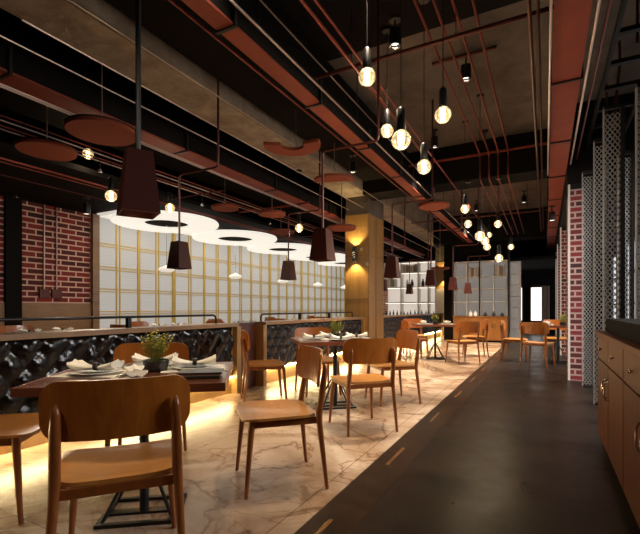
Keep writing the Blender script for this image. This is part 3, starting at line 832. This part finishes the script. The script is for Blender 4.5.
# acoustic discs
def acoustic(x, y, z, r, label, a0=0, a1=2*PI, rin=0):
    t = thing('acoustic_disc', label, 'acoustic panel', (x,y,z))
    n = 40; m = MB(); full = (a1-a0) > 6.2
    if full and rin == 0:
        m.lathe([(.001,0),(r,0),(r+.004,.02),(r,.04),(.001,.04)], seg=48)
    else:
        R = []
        for k in range(n+1):
            a = a0+(a1-a0)*k/n; c, s = math.cos(a), math.sin(a)
            R.append([(c*rin,s*rin,0),(c*r,s*r,0),(c*r,s*r,.04),(c*rin,s*rin,.04)])
        m.rings(R)
    m.build('panel', M['terracotta'], t, smooth=True)
    MB().lathe([(r-.004,.0401),(r+.012,.0401),(r+.012,.05),(r-.004,.05)], seg=48, ring=True).build('rim', M['black'], t) if full else None
    q = (0,0) if rin == 0 else (math.cos((a0+a1)/2)*(r+rin)/2, math.sin((a0+a1)/2)*(r+rin)/2)
    MB().tube([(q[0],q[1],.04),(q[0],q[1],max(.06,top_at(x+q[0],y+q[1])-z))], .006, 6).build('hanger', M['steel'], t)
    return t
def px(u, v, z):
    d = (z-EYE)*420/(308-v); return fl((u-320)/420*d, d)
p = px(102,134,2.9); acoustic(p[0],p[1],2.9,.33,'round terracotta acoustic disc hanging left of the large pendant')
p = px(47,152,2.9); acoustic(p[0],p[1],2.9,.30,'dark terracotta disc at the far left under the black ceiling boxes')
p = px(292,142,3.2); acoustic(p[0],p[1],3.15,.36,'crescent shaped terracotta panel below the concrete beam', math.radians(5), math.radians(215), .15)
p = px(340,181,3.1); acoustic(p[0]-.1,p[1],3.1,.32,'half round terracotta panel before the pillar head', math.radians(200), math.radians(380), 0)
p = px(346,231,2.6); acoustic(p[0],p[1]-.2,2.6,.27,'terracotta disc in front of the wood clad pillar')
p = px(225,209,2.9); acoustic(p[0],p[1],2.9,.24,'terracotta disc over the left bay near the glowing discs')
p = px(243,208,3.02-.06); acoustic(p[0]+.55,p[1]+.15,2.80,.24,'second terracotta disc over the left bay beside the conduits')
p = px(281,233,2.8); acoustic(p[0],p[1],2.8,.3,'small terracotta disc right of the glowing discs')
p = px(440,266,2.5); acoustic(p[0],p[1],2.4,.3,'terracotta disc before the lit rear shelves')
p = px(434,203,3.2); acoustic(p[0],p[1],3.12,.3,'far terracotta disc under the wide girder')

# luminous discs at the left wall
for i, yy in enumerate((6.2,8.4,10.6,12.8,15.0)):
    t = thing('ceiling_disc_light','glowing white ring ceiling light, %s from the brick wall' % ['first','second','third','fourth','fifth'][i],'ceiling light',(-6.95,yy,2.84),0,None)
    MB().lathe([(.44,0),(1.05,0),(1.06,.03),(1.05,.06),(.44,.06)], seg=64, ring=True).build('diffuser', M['disc'], t, smooth=True)
    MB().lathe([(.001,.03),(.435,.03),(.435,.045),(.001,.045)], seg=40).build('centre_plate', M['black_matt'], t)
    for a in (0, PI): MB().tube([(math.cos(a)*.8,math.sin(a)*.8,.06),(math.cos(a)*.8,math.sin(a)*.8,.18)],.006,6).build('hanger', M['black'], t)
    L = bpy.data.lights.new('disc_glow','AREA'); L.shape='DISK'; L.size=1.9; L.energy=9; L.color=(1,.88,.7)
    lo = bpy.data.objects.new('disc_glow', L); COL.objects.link(lo); lo.parent = t; lo.location = (0,0,-.03)
    g = thing('glass_pendant','frosted glass pendant hung from the %s ring light' % ['first','second','third','fourth','fifth'][i],'pendant lamp',(-6.95,yy,1.84),0,None)
    MB().lathe([(.001,0),(.10,.01),(.165,.05),(.15,.09),(.06,.125),(.02,.15),(.001,.15)], seg=28).build('shade', M['soffit'], g, smooth=True)
    MB().tube([(0,0,.15),(0,0,1.025)],.004,6).build('cord', M['chrome'], g)

# ------------------------------------------------------------------ pendants
def make_pendant(arm, armz, drop_to):
    """origin at bottom centre of shade; arm along +X in world"""
    t = thing('pendant_lamp', 'x', 'pendant lamp')
    m = MB(); h = .33; b, tp, th = .105, .07, .006
    R = [[(-b,-b,0),(b,-b,0),(b,b,0),(-b,b,0)],[(-tp,-tp,h),(tp,-tp,h),(tp,tp,h),(-tp,tp,h)],[(-tp+th,-tp+th,h-.012),(tp-th,-tp+th,h-.012),(tp-th,tp-th,h-.012),(-tp+th,tp-th,h-.012)],[(-b+th,-b+th,0),(b-th,-b+th,0),(b-th,b-th,0),(-b+th,b-th,0)]]
    m.rings(R, cap=False)
    k = len(m.v)-4; m.f.append((0,1,k+1,k)); m.f.append((1,2,k+2,k+1)); m.f.append((2,3,k+3,k+2)); m.f.append((3,0,k,k+3)); m.f.append((4,5,6,7)); m.f.append((8,9,10,11))
    m.build('shade', M['maroon'], t)
    MB().lathe([(.001,.0),(.03,.01),(.035,.04),(.015,.08),(.001,.08)], c=(0,0,.12), seg=16).build('lamp', M['pendant_in'], t, smooth=True)
    MB().tube([(0,0,.20),(0,0,.32)],.018,10).build('lamp_holder', M['black'], t)
    if arm:
        pts = [(0,0,h),(0,0,armz-.04),(.01,0,armz-.01),(.04,0,armz),(arm-.04,0,armz),(arm-.01,0,armz+.01),(arm,0,armz+.04),(arm,0,drop_to)]
    else: pts = [(0,0,h),(0,0,drop_to)]
    MB().tube(pts, .013 if arm else .016, 8).build('rod', M['dark_pipe'] if arm else M['black'], t, smooth=True)
    return t
pz = 1.57
PD = [(-1.88,1.49,0,'large maroon pendant nearest the viewer above the near table')]
pn = make_pendant(0, 0, 4.2-pz); pn.location = (-1.88,1.49,pz+.02); pn.scale = (.88,.88,.98); pn['label'] = PD[0][3]
pn.rotation_euler = (0,0,math.radians(62))
pa = make_pendant(.62, 1.15, 4.2-pz); lst = [(-2.07,3.92,pz+.03,'maroon pendant on a bent pipe arm above the second table'),
  (-2.10,6.3,pz,'maroon pendant in front of the right edge of the pillar'),(-2.12,8.9,pz,'maroon pendant above the third table'),(-2.12,11.3,pz,'maroon pendant left of the dark rear shelves'),
  (-2.12,13.7,pz-.02,'smallest maroon pendant before the dark rear shelves'),
  (-3.95,3.72,pz+.01,'maroon pendant before the lit windows, nearest of the left row'),(-3.95,6.2,pz+.02,'maroon pendant before the lit windows, second of the left row'),
  (-4.0,11.2,pz,'maroon pendant seen just right of the pillar edge'),(-4.0,13.8,pz,'small maroon pendant before the lit rear shelves')]
for i, (x, yy, z, l) in enumerate(lst):
    if i == 0: pa.location = (x,yy,z); pa['label'] = l
    else: dup(pa, (x,yy,z), 0, l)
for x, yy in ((-1.88,1.49),(-2.07,3.92),(-2.1,6.3),(-2.12,8.9),(-3.95,3.72),(-3.95,6.2)):
    L = bpy.data.lights.new('pendant_beam','SPOT'); L.energy = 16; L.color = (1,.74,.42); L.spot_size = math.radians(95); L.spot_blend = .6; L.shadow_soft_size = .03
    o = bpy.data.objects.new('pendant_beam', L); COL.objects.link(o); o.location = (x,yy,pz+.09)

# ------------------------------------------------------------------ bare globe bulbs
def make_globe():
    t = thing('globe_bulb', 'x', 'bulb lamp')     # origin at globe centre
    r = .07
    prof = [(.001,-r)]+[(r*math.cos(a), r*math.sin(a)) for a in [math.radians(-80+k*12) for k in range(13)]]+[(.028,r*.93),(.026,r*1.1)]
    MB().lathe(prof, seg=28).build('globe', M['globe'], t, smooth=True)
    MB().lathe([(.001,-.04),(.014,-.035),(.017,0),(.014,.035),(.001,.04)], seg=10).build('filament', M['bulb'], t, smooth=True)
    c = MB()
    for k in range(3):
        a = k*PI/3
        c.tube([(math.cos(a)*math.cos(b)*(r+.004), math.sin(a)*math.cos(b)*(r+.004), math.sin(b)*(r+.004)) for b in [2*PI*q/28 for q in range(29)]], .0016, 4)
    c.tube([(math.cos(b)*(r+.004), math.sin(b)*(r+.004), 0) for b in [2*PI*q/28 for q in range(29)]], .0016, 4)
    c.build('cage', M['black'], t)
    MB().lathe([(.001,r*.95),(.033,r*.95),(.035,r*1.2),(.033,r+.15),(.018,r+.17),(.001,r+.175)], seg=18).build('socket', M['black'], t, smooth=True)
    return t
gl0 = make_globe(); gu = [0]
GL = [(367,77,8.5,'topmost bulb, left of the cluster'),(387,131,6.3,'bulb left of the largest cluster bulb'),(401,140,9.5,'largest round bulb in the upper cluster'),(443,115,8,'bulb right of the upper cluster under bare concrete'),(424,167,7,'bulb below the upper cluster over the wide girder'),
      (88,154,5,'small bulb at the far left under the discs'),(111,196,5.5,'bulb just left of the large pendant'),(170,208,4.6,'bulb right of the large pendant'),(299,228,3.9,'small bulb over the window row right of a small pendant'),
      (465,209,4.2,'upper left bulb of the distant cluster'),(468,224,3.7,'second bulb down of the distant cluster'),(498,224,3.6,'right bulb of the distant cluster'),(480,236,4.8,'largest bulb of the distant cluster'),(485,241,4.0,'bulb overlapping the largest distant bulb'),(489,235,2.8,'tiny bulb beside the largest distant bulb'),(487,247,3.4,'lower bulb of the distant cluster'),(511,247,2.9,'farthest right small bulb above the passage'),(499,258,3.8,'lowest bulb before the dark rear shelves')]
hang = []
for i, (u, v, r, l) in enumerate(GL):
    d = .07*420/r; x, yy = fl((u-320)/420*d, d); z = EYE+(308-v)/420*d
    if i == 0: o = gl0; o.location = (x,yy,z); o['label'] = 'caged globe lamp, ' + l
    else: o = dup(gl0, (x,yy,z), i*.7, 'caged globe lamp, ' + l)
    top = top_at(x, yy)
    hang.append((o, top, z))
    if r > 3.5:
        L = bpy.data.lights.new('bulb_glow','POINT'); L.energy = 5; L.color = (1,.76,.46); L.shadow_soft_size = .07
        lo = bpy.data.objects.new('bulb_glow', L); COL.objects.link(lo); lo.location = (x,yy,z-.10)

for o, top, z in hang:      # each bulb's own cord and canopy, cut to its ceiling height
    MB().tube([(0,0,.24),(0,0,top-z)], .0035, 6).build('cord', M['black_matt'], o)
    MB().lathe([(.001,top-z-.03),(.05,top-z-.03),(.055,top-z),(.001,top-z)], seg=18).build('canopy', M['black'], o, smooth=True)

# ------------------------------------------------------------------ ceiling spots
def make_spot():
    t = thing('ceiling_spotlight', 'x', 'spotlight')   # origin at mouth
    MB().lathe([(.055,0),(.06,.0),(.062,.01),(.06,.17),(.03,.185),(.001,.185),(.001,.17),(.052,.16)], seg=24, ring=True).build('housing', M['black'], t, smooth=True)
    MB().lathe([(.045,.002),(.057,-.004),(.06,.004),(.048,.012)], seg=24, ring=True).build('trim_ring', M['chrome'], t, smooth=True)
    MB().lathe([(.001,.03),(.042,.03),(.042,.04),(.001,.04)], seg=18).build('lens', M['shelf_led'], t)
    MB().tube([(0,0,.18),(0,0,.27)], .012, 8).build('stem', M['black'], t)
    MB().lathe([(.001,.27),(.06,.27),(.06,.29),(.001,.29)], seg=20).build('mount', M['black'], t)
    return t
s0 = make_spot()
SP = [(-.86,5.4,'over the aisle edge below the bare slab',60,62),(-1.42,4.35,'right of the wide girder near the bulbs',135,62),(-1.75,2.2,'above the foreground chairs',24,62),(-1.2,3.2,'above the angled chair',85,54),
      (-1.70,7.4,'before the dark cross beam',330,66),(-1.5,10.2,'beyond the dark cross beam',380,70),(-1.0,9.6,'beyond the dark cross beam, right one',60,62),(-1.75,12.8,'farthest over the marble',420,72),(-.5,12.4,'far over the aisle',70,62),(-2.9,11.0,'over the far partition',150,66),(-2.9,6.6,'under the black box by the middle partition',130,66),
      (-1.2,-.6,'added behind the viewer to brighten the foreground chair',22,80),(-7.0,4.5,'added below the black dropped ceiling to brighten the bricks',60,110),(.12,9.9,'over the table between the brick piers',90,70)]
TILT = {11: (math.radians(42), 0, math.radians(-8)), 12: (0, math.radians(-38), 0)}  # the two tilted spots are added, for the foreground chair and the bricks
for i, (x, yy, l, e, ang) in enumerate(SP):
    zc = top_at(x, yy)
    z = zc-.29
    lab = 'black cylindrical ceiling spotlight ' + l
    if i == 0: s0.location = (x,yy,z); s0['label'] = lab
    else: dup(s0, (x,yy,z), 0, lab)
    L = bpy.data.lights.new('spot_beam','SPOT'); L.energy = e*SPOT_W; L.color = (1,.82,.62); L.spot_size = math.radians(ang); L.spot_blend = .7; L.shadow_soft_size = .04
    o = bpy.data.objects.new('spot_beam', L); COL.objects.link(o); o.location = (x,yy,z-.02)
    if i in TILT: o.rotation_euler = TILT[i]

tag(MB().tube([(-1.25,5.32,4.16),(-.5,5.32,4.16)],.022,10).build('mounting_bar', M['dark_pipe'], smooth=True), 'short dark red mounting bar under the slab beside a spotlight', 'bar')
# sprinkler heads / sensors on the left ceiling
sk = None
for i, (u, v) in enumerate(((100,170),(202,204),(16,196),(270,223),(505,213),(512,228))):
    z = 2.95 if u < 300 else 3.5
    x, yy = px(u, v, z)
    m_ = MB().lathe([(.001,-.03),(.028,-.03),(.03,-.022),(.008,-.018),(.008,0),(.018,.0),(.018,.012),(.001,.012)], seg=14)
    m_.tube([(0,0,.012),(0,0,max(.05, top_at(x,yy)-z))],.006,6)
    o = m_.build('ceiling_sprinkler', M['chrome'], smooth=True)
    o.location = (x,yy,z); tag(o, 'chrome sprinkler head ' + ['left of the large pendant','before the second ring light','above the brick wall','above the third ring light','beyond the cross beam','farthest along the aisle'][i], 'sprinkler')

# ------------------------------------------------------------------ wall fixtures
def sconce(x, y, z, label):
    t = thing('wall_sconce', label, 'wall lamp', (x,y,z))
    MB().lathe([(.045,-.16),(.05,-.16),(.05,.16),(.045,.16)], seg=24, ring=True).build('cylinder', M['black'], t, smooth=True)
    MB().box(-.03,.03,.051,.095,-.04,.04).build('bracket', M['black'], t)
    for s in (-1,1):
        MB().lathe([(.001,s*.105),(.036,s*.105),(.036,s*.115),(.001,s*.115)], seg=16).build('lamp', M['sconce'], t)
        L = bpy.data.lights.new('sconce_beam','SPOT'); L.energy = 38; L.color = (1,.70,.28); L.spot_size = math.radians(110); L.spot_blend = .6; L.shadow_soft_size = .02
        o = bpy.data.objects.new('sconce_beam', L); COL.objects.link(o); o.parent = t; o.location = (0,0,s*.13)
        o.rotation_euler = (0 if s < 0 else PI, 0, 0)
    MB().box(-.025,.025,-.056,-.045,-.09,.05).build('chrome_plate', M['chrome'], t)
    return t
sconce(-3.70, 8.505, 2.28, 'black up and down wall sconce on the wood clad pillar')
sconce(-3.42, 16.505, 2.35, 'round wall sconce on the rear pillar')
# conduits with boxes on the brick
for i, yy in enumerate((4.33,4.55)):
    t = thing('junction_box','reddish junction box with conduit on the bricks, %s one' % ['left','right'][i],'junction box',(XL,yy,1.28))
    MB().box(0.001,.05,-.085,.085,0,.16).build('box', M['dark_pipe'], t, bevel=.003)
    MB().tube([(.025,0,.16),(.025,0,1.68)],.013,10).build('conduit', M['steel'], t, smooth=True)

# beige curtain beside the far door
cv = MB(); R_ = []
for k in range(33):
    x = -.14+.3*k/32; y = 20.55+.035*math.sin(k*1.2)
    R_.append([(x,y,.02),(x,y+.012,.02),(x,y+.012,2.05),(x,y,2.05)])
cv.rings(R_)
tag(cv.build('curtain', mat('beige_curtain', (.45,.33,.25), .9), smooth=True), 'beige curtain beside the bright door at the end of the aisle', 'curtain')
# ------------------------------------------------------------------ floor inlays
for i in range(10):
    yy = 1.55+i*1.26
    o = MB().box(-.99,-.965,yy,yy+.4,.0005,.004).build('floor_inlay_strip', M['brass_strip'])
    tag(o, 'brass strip set in the dark border of the marble floor', 'floor strip', 'brass strips along the dark floor border')
